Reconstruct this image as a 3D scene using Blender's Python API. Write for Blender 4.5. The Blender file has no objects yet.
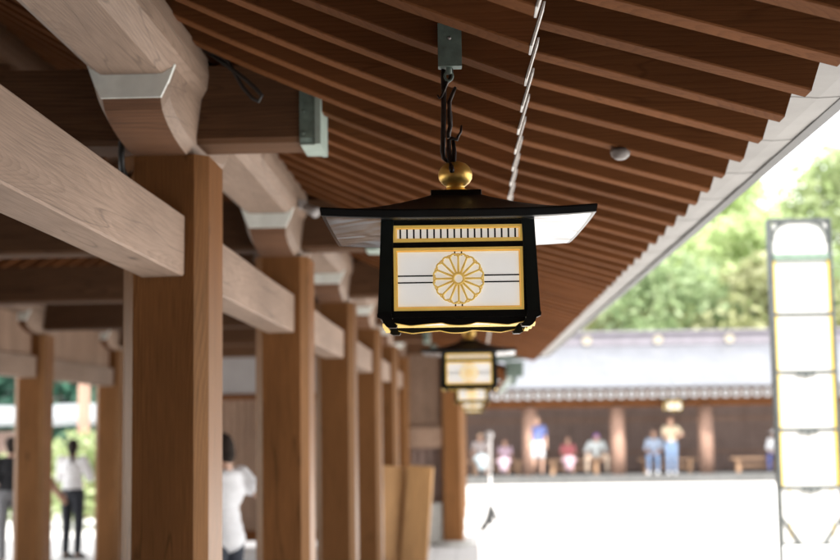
import bpy, bmesh, math, random
from mathutils import Vector, Matrix, noise
random.seed(7)
R = math.radians
PI = math.pi
H = 1.74                      # eye height
scene = bpy.context.scene
COL = scene.collection

# ------------------------------------------------------------------ helpers
class MB:
    """collects shapes; build() links them as one mesh object"""
    def __init__(s):
        s.v = []; s.f = []; s.m = []; s.sm = []
    def add(s, vs, fs, m=0, smooth=False):
        o = len(s.v); s.v += [tuple(v) for v in vs]
        for f in fs:
            s.f.append(tuple(i + o for i in f)); s.m.append(m); s.sm.append(smooth)
    def box(s, x0, x1, y0, y1, z0, z1, m=0, b=0.0, mat=None):
        if b <= 0:
            vs = [(x, y, z) for x in (x0, x1) for y in (y0, y1) for z in (z0, z1)]
            fs = [(0,1,3,2),(4,6,7,5),(0,4,5,1),(2,3,7,6),(0,2,6,4),(1,5,7,3)]
            if mat: vs = [mat @ Vector(v) for v in vs]
            s.add(vs, fs, m); return
        bm = bmesh.new()
        bmesh.ops.create_cube(bm, size=1)
        for v in bm.verts:
            v.co = Vector(((x0+x1)/2 + v.co.x*(x1-x0), (y0+y1)/2 + v.co.y*(y1-y0), (z0+z1)/2 + v.co.z*(z1-z0)))
        bmesh.ops.bevel(bm, geom=bm.edges[:], offset=b, segments=2, affect='EDGES', profile=.6)
        bmesh.ops.recalc_face_normals(bm, faces=bm.faces[:])
        vs = [v.co.copy() for v in bm.verts]
        if mat: vs = [mat @ v for v in vs]
        bm.verts.index_update()
        s.add(vs, [[v.index for v in f.verts] for f in bm.faces], m)
        bm.free()
    def loft(s, rings, m=0, caps=True, smooth=False, closed=True):
        n = len(rings[0]); vs = [p for r in rings for p in r]; fs = []
        for i in range(len(rings)-1):
            for j in range(n if closed else n-1):
                k = (j+1) % n
                fs.append((i*n+j, i*n+k, (i+1)*n+k, (i+1)*n+j))
        if caps and closed:
            fs.append(tuple(range(n-1, -1, -1))); fs.append(tuple((len(rings)-1)*n + j for j in range(n)))
        s.add(vs, fs, m, smooth)
    def prism(s, poly, axis, a, b, m=0):
        """poly: 2d points extruded along axis from a to b"""
        def P(p, t):
            return (t, p[0], p[1]) if axis == 'x' else (p[0], t, p[1]) if axis == 'y' else (p[0], p[1], t)
        s.loft([[P(p, a) for p in poly], [P(p, b) for p in poly]], m)
    def tube(s, pts, r, n=8, m=0, closed=False, caps=True):
        pts = [Vector(p) for p in pts]; N = len(pts); rings = []
        up = Vector((0.13, 0.9, 0.41)).normalized()
        for i, p in enumerate(pts):
            a = pts[(i-1) % N] if (closed or i > 0) else p
            b = pts[(i+1) % N] if (closed or i < N-1) else p
            t = (b-a).normalized()
            u = t.cross(up)
            if u.length < 1e-3: u = t.cross(Vector((1, 0, 0)))
            u.normalize(); w = t.cross(u)
            rr = r[i] if isinstance(r, (list, tuple)) else r
            rings.append([p + (u*math.cos(2*PI*k/n) + w*math.sin(2*PI*k/n))*rr for k in range(n)])
        if closed: rings.append(rings[0])
        s.loft(rings, m, caps=caps and not closed, smooth=True)
    def lathe(s, prof, c=(0, 0, 0), n=24, m=0, axis='z'):
        rings = []
        for r, z in prof:
            ring = []
            for k in range(n):
                a = 2*PI*k/n; x, y = r*math.cos(a), r*math.sin(a)
                q = (x, y, z) if axis == 'z' else (x, z, y) if axis == 'y' else (z, x, y)
                ring.append((c[0]+q[0], c[1]+q[1], c[2]+q[2]))
            rings.append(ring)
        s.loft(rings, m, caps=True, smooth=True)
    def ell(s, c, r, n=16, rn=10, m=0, mat=None):
        prof = [(math.sin(PI*(i+.02)/(rn+.04)), -math.cos(PI*(i+.02)/(rn+.04))) for i in range(rn+1)]
        rings = []
        for a, z in prof:
            ring = []
            for k in range(n):
                t = 2*PI*k/n
                v = Vector((a*math.cos(t)*r[0], a*math.sin(t)*r[1], z*r[2]))
                if mat: v = mat @ v
                ring.append(Vector(c)+v)
            rings.append(ring)
        s.loft(rings, m, caps=True, smooth=True)
    def cap(s, a, b, ra, rb, n=12):
        a = Vector(a); b = Vector(b)
        s.ell(a, (ra,)*3, 12, 8); s.ell(b, (rb,)*3, 12, 8)
        if (b-a).length > 1e-4: s.tube([a, b], [ra, rb], n)
    def mesh(s, name, mats):
        me = bpy.data.meshes.new(name)
        me.from_pydata(s.v, [], s.f)
        for m in (mats if isinstance(mats, (list, tuple)) else [mats]): me.materials.append(m)
        me.polygons.foreach_set('material_index', s.m)
        me.polygons.foreach_set('use_smooth', s.sm)
        bm = bmesh.new(); bm.from_mesh(me)
        bmesh.ops.recalc_face_normals(bm, faces=bm.faces[:])
        bm.to_mesh(me); bm.free(); me.update()
        return me
    def build(s, name, mats, parent=None, loc=(0, 0, 0)):
        o = bpy.data.objects.new(name, s.mesh(name, mats)); COL.objects.link(o)
        o.location = loc
        if parent: o.parent = parent
        return o

def tag(o, label, cat, group=None):
    o['label'] = label; o['category'] = cat
    if group: o['group'] = group
    return o
def thing(name, label, cat, loc=(0, 0, 0), rotz=0, group=None):
    o = bpy.data.objects.new(name, None); COL.objects.link(o)
    o.location = loc; o.rotation_euler = (0, 0, rotz); o.empty_display_size = .2
    return tag(o, label, cat, group)
def inst(me_obj, parent, loc):
    """a further copy of a part"""
    c = me_obj.copy(); COL.objects.link(c); c.parent = parent; c.location = loc
    for ch in list(me_obj.children):
        d = ch.copy(); COL.objects.link(d); d.parent = c
    return c
def dup(root, loc, rotz=None, label=None, group=None):
    r = root.copy(); COL.objects.link(r); r.location = loc
    if rotz is not None: r.rotation_euler = (0, 0, rotz)
    if label: r['label'] = label
    if group: r['group'] = group
    for ch in list(root.children):
        c = ch.copy(); COL.objects.link(c); c.parent = r
        for g in list(ch.children):
            d = g.copy(); COL.objects.link(d); d.parent = c
    return r

# ------------------------------------------------------------------ materials
def newmat(name):
    m = bpy.data.materials.new(name); m.use_nodes = True
    nt = m.node_tree; b = nt.nodes['Principled BSDF']
    return m, nt, b
def N(nt, t, **kw):
    n = nt.nodes.new(t)
    for k, v in kw.items():
        if k.startswith('_'): setattr(n, k[1:], v)
        else: n.inputs[k.replace('__', ' ')].default_value = v
    return n
def ramp(nt, fac, stops):
    r = nt.nodes.new('ShaderNodeValToRGB'); e = r.color_ramp.elements
    e[0].position, e[0].color = stops[0][0], (*stops[0][1], 1)
    e[1].position, e[1].color = stops[-1][0], (*stops[-1][1], 1)
    for p, c in stops[1:-1]:
        q = e.new(p); q.color = (*c, 1)
    nt.links.new(fac, r.inputs[0]); return r.outputs[0]
def mixc(nt, a, b, fac, mode='MIX'):
    n = nt.nodes.new('ShaderNodeMix'); n.data_type = 'RGBA'; n.blend_type = mode
    for sock, val in ((n.inputs[0], fac), (n.inputs[6], a), (n.inputs[7], b)):
        if hasattr(val, 'is_linked'): nt.links.new(val, sock)
        else: sock.default_value = val if isinstance(val, (int, float)) else (*val, 1)
    return n.outputs[2]
def plain(name, col, rough=.6, metal=0, var=.12, scale=8, bump=.0, spec=.5):
    m, nt, b = newmat(name)
    tc = N(nt, 'ShaderNodeTexCoord'); nz = N(nt, 'ShaderNodeTexNoise', Scale=scale, Detail=5.0)
    nt.links.new(tc.outputs['Object'], nz.inputs['Vector'])
    lo = tuple(c*(1-var) for c in col); hi = tuple(min(1, c*(1+var)) for c in col)
    nt.links.new(ramp(nt, nz.outputs[0], [(.3, lo), (.7, hi)]), b.inputs['Base Color'])
    b.inputs['Roughness'].default_value = rough; b.inputs['Metallic'].default_value = metal
    b.inputs['Specular IOR Level'].default_value = spec
    if bump:
        bp = N(nt, 'ShaderNodeBump', Strength=bump, Distance=.01)
        n2 = N(nt, 'ShaderNodeTexNoise', Scale=scale*6, Detail=4.0)
        nt.links.new(tc.outputs['Object'], n2.inputs['Vector'])
        nt.links.new(n2.outputs[0], bp.inputs['Height']); nt.links.new(bp.outputs[0], b.inputs['Normal'])
    return m
def wood(name, light, dark, axis='Y', ring=30, contrast=.6, rough=.62, fiber=.35, stain=.25, spec=.35, crack=.25, tint=None, bump=.25):
    """solid timber: distorted growth rings cut by the surface + fibre + slow staining"""
    m, nt, b = newmat(name); L = nt.links
    tc = N(nt, 'ShaderNodeTexCoord'); oi = N(nt, 'ShaderNodeObjectInfo')
    sc = {'X': (.12, 1, 1), 'Y': (1, .12, 1), 'Z': (1, 1, .12)}[axis]
    off = N(nt, 'ShaderNodeVectorMath', _operation='SCALE'); off.inputs[0].default_value = (3.7, 5.3, 4.1)
    L.new(oi.outputs['Random'], off.inputs['Scale'])
    add = N(nt, 'ShaderNodeVectorMath', _operation='MULTIPLY_ADD')
    add.inputs[1].default_value = (1, 1, 1)
    L.new(tc.outputs['Object'], add.inputs[0]); L.new(off.outputs[0], add.inputs[2])
    mp = N(nt, 'ShaderNodeMapping'); mp.inputs['Scale'].default_value = sc
    L.new(add.outputs[0], mp.inputs[0])
    # slow warp of the heart line so that faces show flame figures
    nz = N(nt, 'ShaderNodeTexNoise', Scale=2.6, Detail=2.0); L.new(mp.outputs[0], nz.inputs['Vector'])
    wr = N(nt, 'ShaderNodeVectorMath', _operation='MULTIPLY_ADD')
    wr.inputs[1].default_value = tuple(.0 if a == axis else .34 for a in 'XYZ')
    L.new(nz.outputs['Color'], wr.inputs[0])
    tco = N(nt, 'ShaderNodeVectorMath', _operation='ADD')
    tco.inputs[1].default_value = tuple(0 if a == axis else v for a, v in zip('XYZ', (-.06, -.05, -.24)))
    L.new(tc.outputs['Object'], tco.inputs[0]); L.new(tco.outputs[0], wr.inputs[2])
    wv = N(nt, 'ShaderNodeTexWave', _wave_type='RINGS', _rings_direction=axis, _wave_profile='SAW',
           Scale=ring, Distortion=1.2, Detail=2.0)
    wv.inputs['Detail Scale'].default_value = 1.5
    L.new(wr.outputs[0], wv.inputs['Vector'])
    mp2 = N(nt, 'ShaderNodeMapping'); mp2.inputs['Scale'].default_value = tuple(6 if a == axis else 260 for a in 'XYZ')
    L.new(add.outputs[0], mp2.inputs[0])
    fb = N(nt, 'ShaderNodeTexNoise', Scale=1.0, Detail=4.0); L.new(mp2.outputs[0], fb.inputs['Vector'])
    mp3 = N(nt, 'ShaderNodeMapping'); mp3.inputs['Scale'].default_value = tuple(1.2 if a == axis else 5 for a in 'XYZ')
    L.new(add.outputs[0], mp3.inputs[0])
    st = N(nt, 'ShaderNodeTexNoise', Scale=1.0, Detail=5.0); L.new(mp3.outputs[0], st.inputs['Vector'])
    mid = tuple(l*(1-contrast)+d*contrast for l, d in zip(light, dark))
    c1 = ramp(nt, wv.outputs['Fac'], [(0, light), (.55, tuple((a*2+c)/3 for a, c in zip(light, mid))), (.9, mid), (1, light)])
    f2 = ramp(nt, fb.outputs[0], [(.3, (1-fiber,)*3), (.65, (1.0,)*3)])
    c2 = mixc(nt, c1, f2, 1.0, 'MULTIPLY')
    f3 = ramp(nt, st.outputs[0], [(.3, (1-stain, 1-stain*1.05, 1-stain*1.1)), (.7, (1.05,)*3)])
    c3 = mixc(nt, c2, f3, 1.0, 'MULTIPLY')
    hv = N(nt, 'ShaderNodeMapRange'); hv.inputs[3].default_value = .82; hv.inputs[4].default_value = 1.12
    L.new(oi.outputs['Random'], hv.inputs[0])
    c4 = N(nt, 'ShaderNodeVectorMath', _operation='SCALE'); L.new(c3, c4.inputs[0]); L.new(hv.outputs[0], c4.inputs['Scale'])
    # drying checks along the grain and a few knots
    mp4 = N(nt, 'ShaderNodeMapping'); mp4.inputs['Scale'].default_value = tuple(.55 if a == axis else 9 for a in 'XYZ')
    L.new(add.outputs[0], mp4.inputs[0])
    ck = N(nt, 'ShaderNodeTexNoise', Scale=1.0, Detail=1.5); L.new(mp4.outputs[0], ck.inputs['Vector'])
    cr = ramp(nt, ck.outputs[0], [(0, (1,)*3), (.4935, (1,)*3), (.4985, (1-crack,)*3), (.5015, (1-crack,)*3), (.5065, (1,)*3), (1, (1,)*3)])
    mp5 = N(nt, 'ShaderNodeMapping'); mp5.inputs['Scale'].default_value = tuple(1.1 if a == axis else 3.2 for a in 'XYZ')
    L.new(add.outputs[0], mp5.inputs[0])
    vo = N(nt, 'ShaderNodeTexVoronoi', Scale=1.0); L.new(mp5.outputs[0], vo.inputs['Vector'])
    kn = ramp(nt, vo.outputs['Distance'], [(0, (.35,)*3), (.035, (.45,)*3), (.06, (.85,)*3), (.10, (1,)*3)])
    c5 = mixc(nt, mixc(nt, c4.outputs[0], cr, 1.0, 'MULTIPLY'), kn, 1.0, 'MULTIPLY')
    L.new(c5, b.inputs['Base Color'])
    b.inputs['Roughness'].default_value = rough; b.inputs['Specular IOR Level'].default_value = spec
    if tint: b.inputs['Specular Tint'].default_value = (*tint, 1)
    bp = N(nt, 'ShaderNodeBump', Strength=bump, Distance=.002)
    ma = N(nt, 'ShaderNodeMath', _operation='MULTIPLY_ADD'); ma.inputs[1].default_value = .5
    L.new(wv.outputs['Fac'], ma.inputs[0]); L.new(fb.outputs[0], ma.inputs[2])
    L.new(ma.outputs[0], bp.inputs['Height']); L.new(bp.outputs[0], b.inputs['Normal'])
    return m

M = {}
M['post'] = wood('post_wood', (.275, .120, .044), (.10, .039, .013), 'Z', ring=44, contrast=.6, rough=.42, spec=.4, tint=(1, .72, .42), crack=.42)
M['beam'] = wood('beam_wood', (.375, .265, .20), (.235, .158, .112), 'Y', ring=60, contrast=.45, fiber=.28, stain=.25, crack=.35)
M['under'] = wood('bracket_underside_shaded_wood', (.22, .105, .055), (.13, .058, .027), 'X', ring=24, contrast=.6)
M['cross'] = wood('cross_beam_wood', (.14, .068, .032), (.065, .028, .012), 'X', ring=28, rough=.7, spec=.2)
M['rafter'] = wood('rafter_wood', (.19, .074, .027), (.085, .031, .011), 'X', ring=26, rough=.8, contrast=.3, spec=.06, fiber=.16, bump=.1)
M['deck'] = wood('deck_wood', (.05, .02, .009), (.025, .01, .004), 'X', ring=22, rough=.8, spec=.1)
M['plank'] = wood('plank_wood', (.42, .28, .20), (.28, .17, .11), 'Z', ring=26)
M['hall'] = wood('hall_wood', (.42, .30, .26), (.29, .20, .17), 'Z', ring=20)
M['hall2'] = wood('dark_wood', (.09, .045, .025), (.05, .025, .012), 'Z', ring=20)
M['hallpost'] = wood('hall_post_wood', (.46, .29, .22), (.28, .16, .11), 'Z', ring=20)
M['board'] = wood('board_wood', (.58, .33, .14), (.36, .18, .065), 'Z', ring=22)
M['bench'] = wood('bench_wood', (.68, .43, .27), (.46, .27, .16), 'X', ring=22)
M['patina'] = plain('copper_patina', (.12, .165, .14), .55, 0, .35, 30, .15)
M['patina_light'] = plain('pale_copper_patina', (.34, .42, .375), .6, 0, .12, 14, .1)
M['cap'] = plain('pale_green_cap', (.80, .84, .80), .6, 0, .08, 14, .05)
M['white_end'] = plain('white_end_paint', (.80, .78, .74), .6, 0, .06, 20, .05)
M['lacquer'] = plain('black_lacquer', (.006, .0065, .0065), .3, 0, .3, 12, .04, spec=.22)
M['greenlac'] = plain('greenish_black_lacquer', (.007, .010, .009), .32, 0, .4, 9, .06, spec=.25)
M['lroof'] = plain('lantern_roof_metal', (.022, .018, .015), .5, .1, .25, 10, .05, spec=.3)
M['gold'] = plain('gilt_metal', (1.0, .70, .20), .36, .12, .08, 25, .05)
M['goldball'] = plain('gilt_finial', (.86, .56, .15), .36, .75, .08, 18, .06)
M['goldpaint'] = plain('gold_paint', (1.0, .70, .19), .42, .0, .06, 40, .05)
M['iron'] = plain('dark_iron', (.035, .028, .025), .4, .7, .4, 60, .15)
M['steel'] = plain('worn_steel', (.45, .44, .43), .35, .9, .2, 60, .1)
M['plaster'] = plain('grey_plaster', (.36, .34, .335), .8, 0, .06, 3, .05)
M['black'] = plain('black_rubber', (.02, .02, .02), .45, 0, .2, 20)
M['whitep'] = plain('white_plastic', (.78, .78, .78), .35, 0, .04, 10)
M['dome'] = plain('smoked_dome', (.13, .11, .10), .3, 0, .06, 10)
M['canvas'] = plain('white_canvas', (.80, .80, .80), .8, 0, .05, 3, .05)
M['frame'] = plain('grey_iron_frame', (.09, .10, .098), .5, .1, .25, 20, .1)
M['yellow'] = plain('yellow_paint', (.70, .50, .08), .5, 0, .1, 10)
M['greenbar'] = plain('weathered_green_paint', (.16, .23, .18), .55, 0, .2, 14, .1)
M['faint'] = plain('faint_grey_ink', (.36, .36, .37), .6, 0, .05, 10)
M['stone'] = plain('pale_footing_stone', (.46, .45, .42), .8, 0, .12, 12, .2)

for k in ('gold', 'goldpaint'):      # weak emission added to brighten the gilding, which is no light source
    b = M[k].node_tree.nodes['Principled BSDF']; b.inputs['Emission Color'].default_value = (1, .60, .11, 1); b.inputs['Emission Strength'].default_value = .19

def paper(name, col=(.80, .80, .79), tr=.35, glossy=.25, glow=0):
    m, nt, b = newmat(name); L = nt.links
    tc = N(nt, 'ShaderNodeTexCoord'); nz = N(nt, 'ShaderNodeTexNoise', Scale=6.0, Detail=3.0)
    L.new(tc.outputs['Object'], nz.inputs['Vector'])
    c = ramp(nt, nz.outputs[0], [(.3, tuple(x*.96 for x in col)), (.7, col)])
    L.new(c, b.inputs['Base Color']); b.inputs['Roughness'].default_value = .45
    b.inputs['Specular IOR Level'].default_value = glossy
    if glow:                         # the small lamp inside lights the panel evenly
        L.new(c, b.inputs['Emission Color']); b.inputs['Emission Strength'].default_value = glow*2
    t = N(nt, 'ShaderNodeBsdfTranslucent'); L.new(c, t.inputs[0])
    mx = N(nt, 'ShaderNodeMixShader'); mx.inputs[0].default_value = tr
    L.new(b.outputs[0], mx.inputs[1]); L.new(t.outputs[0], mx.inputs[2])
    L.new(mx.outputs[0], nt.nodes['Material Output'].inputs[0])
    return m
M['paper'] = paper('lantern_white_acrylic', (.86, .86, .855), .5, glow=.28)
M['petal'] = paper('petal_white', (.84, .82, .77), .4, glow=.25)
M['signpaper'] = paper('sign_panel_white', (.86, .86, .84), .4)

# polished pale metal under the lantern roof, with rolled waviness
m, nt, b = newmat('polished_lining'); M['lining'] = m
tc = N(nt, 'ShaderNodeTexCoord'); nz = N(nt, 'ShaderNodeTexNoise', Scale=7.0, Detail=1.0, Distortion=.6)
nt.links.new(tc.outputs['Object'], nz.inputs['Vector'])
b.inputs['Base Color'].default_value = (.21, .215, .225, 1); b.inputs['Metallic'].default_value = 1.0
b.inputs['Roughness'].default_value = .22
bp = N(nt, 'ShaderNodeBump', Strength=.35, Distance=.02)
nt.links.new(nz.outputs[0], bp.inputs['Height']); nt.links.new(bp.outputs[0], b.inputs['Normal'])

# pale metal-clad eave band with sheet joints
M['band'] = plain('eave_sheet_metal', (.225, .215, .205), .6, .0, .12, 5, .06)
M['bandedge'] = plain('eave_edge_metal', (.035, .034, .033), .5, .3, .2, 10, .05)

# grounds
def ground_mat(name, c0, c1, scale, bump, slab=None):
    m, nt, b = newmat(name); L = nt.links
    tc = N(nt, 'ShaderNodeTexCoord')
    n1 = N(nt, 'ShaderNodeTexNoise', Scale=scale, Detail=8.0); n2 = N(nt, 'ShaderNodeTexNoise', Scale=.25, Detail=4.0)
    L.new(tc.outputs['Object'], n1.inputs['Vector']); L.new(tc.outputs['Object'], n2.inputs['Vector'])
    c = ramp(nt, n1.outputs[0], [(.3, c0), (.7, c1)])
    c = mixc(nt, c, ramp(nt, n2.outputs[0], [(.3, (.9,)*3), (.7, (1.04,)*3)]), 1.0, 'MULTIPLY')
    if slab:
        bk = N(nt, 'ShaderNodeTexBrick', Scale=slab); bk.inputs['Mortar Size'].default_value = .008
        bk.inputs['Color1'].default_value = (1, 1, 1, 1); bk.inputs['Color2'].default_value = (.9, .9, .9, 1)
        bk.inputs['Mortar'].default_value = (.45, .45, .45, 1)
        L.new(tc.outputs['Object'], bk.inputs['Vector'])
        c = mixc(nt, c, bk.outputs['Color'], 1.0, 'MULTIPLY')
    L.new(c, b.inputs['Base Color']); b.inputs['Roughness'].default_value = .9
    b.inputs['Specular IOR Level'].default_value = .2
    bp = N(nt, 'ShaderNodeBump', Strength=bump, Distance=.02)
    L.new(n1.outputs[0], bp.inputs['Height']); L.new(bp.outputs[0], b.inputs['Normal'])
    return m
M['gravel'] = ground_mat('pale_gravel', (.70, .68, .65), (.82, .80, .77), 60, .4)
M['paving'] = ground_mat('stone_paving', (.70, .68, .66), (.80, .78, .76), 30, .2, slab=.9)
M['platform'] = ground_mat('platform_stone', (.10, .10, .10), (.15, .15, .145), 20, .2, slab=.8)

def leaf_mat(name, c0, c1, c2):
    m, nt, b = newmat(name); L = nt.links
    g = N(nt, 'ShaderNodeNewGeometry')
    c = ramp(nt, g.outputs['Random Per Island'], [(0, c0), (.5, c1), (1, c2)])
    oi = N(nt, 'ShaderNodeObjectInfo')
    hv = N(nt, 'ShaderNodeMapRange'); hv.inputs[3].default_value = .75; hv.inputs[4].default_value = 1.25
    L.new(oi.outputs['Random'], hv.inputs[0])
    s = N(nt, 'ShaderNodeVectorMath', _operation='SCALE'); L.new(c, s.inputs[0]); L.new(hv.outputs[0], s.inputs['Scale'])
    L.new(s.outputs[0], b.inputs['Base Color']); b.inputs['Roughness'].default_value = .5
    t = N(nt, 'ShaderNodeBsdfTranslucent'); L.new(s.outputs[0], t.inputs[0])
    mx = N(nt, 'ShaderNodeMixShader'); mx.inputs[0].default_value = .45
    L.new(b.outputs[0], mx.inputs[1]); L.new(t.outputs[0], mx.inputs[2])
    L.new(mx.outputs[0], nt.nodes['Material Output'].inputs[0])
    return m
M['leaf'] = leaf_mat('bright_leaves', (.30, .40, .16), (.40, .48, .23), (.50, .56, .32))
M['leafy'] = leaf_mat('yellow_leaves', (.40, .43, .19), (.47, .49, .25), (.54, .55, .32))
M['leafd'] = leaf_mat('dark_leaves', (.24, .33, .16), (.31, .40, .21), (.38, .46, .26))
M['leaft'] = leaf_mat('deep_green_leaves', (.02, .07, .05), (.035, .10, .07), (.06, .15, .10))
M['bark'] = plain('bark', (.16, .12, .09), .9, 0, .3, 6, .4)

# ------------------------------------------------------------------ ground
def sheet(name, x0, x1, y0, y1, z, mat):
    mb = MB(); mb.add([(x0, y0, z), (x1, y0, z), (x1, y1, z), (x0, y1, z)], [(0, 1, 2, 3)])
    o = mb.build(name, mat); o['kind'] = 'structure'; return o
sheet('ground', -400, 400, -300, 600, 0, M['gravel'])
sheet('corridor_floor', -5.3, .55, -6, 33, .004, M['paving'])
# ------------------------------------------------------------------ corridor
BAY = 3.1
XR, XL, XM = -1.117, -4.587, -2.852        # two rows of posts and the ridge
def zb(X):                                  # underside of the base rafters
    u = .144 - X
    return H + .885 + .37*u + .05*u*u
def zf(X): return H + .836 + .29*(.876 - X)  # underside of the flying rafters
def rise(t): return .0042*max(0, t-3.6)

cor = thing('roofed_corridor', 'open timber corridor of square posts and tie beams under a raftered roof, nearest the camera', 'corridor', (XM, 5.0, 0))
C0 = Vector((XM, 5.0, 0))
def L(x, y, z): return (x-C0.x, y-C0.y, z-C0.z)

# posts with chamfered arrises
def chamfered(w, c): 
    h = w/2
    return [(-h+c,-h),(h-c,-h),(h,-h+c),(h,h-c),(h-c,h),(-h+c,h),(-h,h-c),(-h,-h+c)]
pm = MB(); pm.loft([[(x, y, z) for x, y in [(a, b_ if b_ < 0 else b_+.056) for a, b_ in chamfered(.314, .046)]] for z in (.075, .6, 1.2, 1.9, 2.3, H+.999)])
post = pm.build('post', M['post'], cor, L(XR, 5.157, 0))
sm_ = MB(); sm_.lathe([(.30, .004), (.30, .045), (.27, .07), (.2, .078)], n=28)
foot = sm_.build('footing_stone', M['stone'], post)
for k in range(-1, 6):
    if k: inst(post, cor, L(XR, 5.157+BAY*k, 0))
for k in range(0, 5): inst(post, cor, L(XL, 5.157+BAY*k, 0))
inst(post, cor, L(-.335, 5.157+BAY*5, 0))
# tie beams
def tie_mesh(y0, y1):
    mb = MB(); n = 10
    c = .006
    sec = [(-.0785+c, .0), (.0785-c, 0), (.0785, c), (.0785, .222-c), (.0785-c, .222), (-.0785+c, .222), (-.0785, .222-c), (-.0785, c)]
    rings = []
    for i in range(n+1):
        y = y0+(y1-y0)*i/n
        rings.append([(x+.0012*math.sin(3*y+z*9), y, z+.0015*math.sin(2.1*y+x*20)) for x, z in sec])
    mb.loft(rings); return mb
tb0 = tie_mesh(-BAY, -.314).build('tie_beam', M['beam'], cor, L(XR, 5.3, H+.549))
for k in range(1, 6): inst(tb0, cor, L(XR, 5.3+BAY*k, H+.549))
for k in range(0, 5): inst(tb0, cor, L(XL, 5.3+BAY*k, H+.549))
tie_mesh(-BAY, -.3).build('tie_beam', M['beam'], cor, L(XR, 5.3-BAY, H+.549))
# purlins: flat underside, swelling sides
def purlin(x, y0, y1, name='purlin', parent=None, org=None, z=0):
    sec = [(-.104,0),(.104,0),(.140,.022),(.162,.062),(.168,.115),(.160,.185),(.12,.235),(-.12,.235),(-.160,.185),(-.168,.115),(-.162,.062),(-.140,.022)]
    mb = MB(); n = max(3, int((y1-y0)/.6)); rings = []
    for i in range(n+1):
        y = y0+(y1-y0)*i/n
        rings.append([(sx*(1+.012*math.sin(y*1.7)), y, sz) for sx, sz in sec])
    mb.loft(rings)
    return mb
for x in (XR, XL):
    purlin(x, -9.6, 15.75).build('purlin', M['beam'], cor, L(x-.012, 5.0, H+1.186))
purlin(XM, -9.6, 15.75).build('ridge_beam', M['cross'], cor, L(XM, 5, zb(XM)-.24))
# boat-shaped bracket arms with pale painted end caps
def bracket():
    mb = MB(); rings = []; L0 = .597; n = 14
    def sec(zb_):
        zt = .219
        d = zt - zb_
        return [(-.098, zb_), (.098, zb_), (.122, zb_+.045), (.144, zt), (.114, zt), (.088, .186), (-.088, .186), (-.114, zt), (-.144, zt), (-.122, zb_+.045)]
    ys = [-L0 + .44*i/n for i in range(n+1)]
    prof = [.113*(.85*(1-math.sqrt(max(0, 1-(1-i/n)**2)))+.15*(1-i/n)) for i in range(n+1)]
    full = [(y, p) for y, p in zip(ys, prof)]
    full += [(-y, p) for y, p in reversed(full)]
    for y, p in full: rings.append([(x, y, z) for x, z in sec(p)])
    mb.loft(rings)
    ends = []
    for sgn in (-1, 1):
        e = MB(); s = [(x*1.03, z+(.003 if z > .15 else -.003)) for x, z in sec(.113)]
        e.loft([[(x, sgn*(L0-.012), z) for x, z in s], [(x, sgn*(L0+.008), z) for x, z in s]])
        ends.append(e)
    return mb, ends
bmb, ends = bracket()
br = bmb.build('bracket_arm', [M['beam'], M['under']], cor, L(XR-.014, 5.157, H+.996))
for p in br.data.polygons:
    if p.normal.z < -.12 and abs(p.normal.y) > .02 and abs(p.normal.x) < .5: p.material_index = 1  # darker curved underside: partly wood tone, partly shade put into the colour
for e in ends: e.build('end_cap', M['cap'], br)
for k in range(-1, 6):
    if k: inst(br, cor, L(XR-.014, 5.157+BAY*k, H+.996))
for k in range(0, 5): inst(br, cor, L(XL, 5.157+BAY*k, H+.996))
# transverse beams with copper caps on their ends
cb = MB(); ch = .018
csec = [(-.117+ch, 0), (.117-ch, 0), (.117, ch), (.117, .29), (-.117, .29), (-.117, ch)]
cb.loft([[(x, y, z) for y, z in csec] for x in (-2.75, -1.5, 0, 1.2, 2.275)])
cross = cb.build('cross_beam', M['cross'], cor, L(XM, 5.157, H+1.046))
for sgn in (1,):
    e = MB()
    cs = [(-.124+ch, -.007), (.124-ch, -.007), (.124, ch-.007), (.124, .29), (-.124, .29), (-.124, ch-.007)]
    e.loft([[(x, y, z) for y, z in cs] for x in (2.228, 2.300)])
    e.loft([[(x, y, z) for y, z in [(-.128, -.013), (.128, -.013), (.128, .294), (-.128, .294)]] for x in (2.285, 2.306)], m=1)
    e.box(2.23, 2.304, -.11, .11, -.013, -.0072, m=1)
    for yy, zz in ((-.1245, .03), (-.1245, .11), (-.1245, .19)): e.lathe([(.007, 0), (.006, -.003), (.002, -.0045)], (2.243, yy, zz), 10, m=0, axis='y')
    e.build('copper_end_cap', [M['patina'], M['patina_light']], cross)
for k in range(-1, 6):
    if k: inst(cross, cor, L(XM, 5.157+BAY*k, H+1.046))
st = MB(); st.box(-.09, .09, -.09, .09, 0, zb(XM)-.24-(H+1.336), b=.01)
st0 = st.build('ridge_strut', M['cross'], cor, L(XM, 5.157, H+1.336))
for k in range(1, 6): inst(st0, cor, L(XM, 5.157+BAY*k, H+1.336))
# frieze boards of the rear row, between tie beam and purlin
fr = MB(); fr.box(-.02, .02, -BAY+.314, 0, 0, .415)
fr0 = fr.build('frieze_board', M['plank'], cor, L(XL, 5.0, H+.771))
for k in range(1, 5): inst(fr0, cor, L(XL, 5.0+BAY*k, H+.771))
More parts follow.
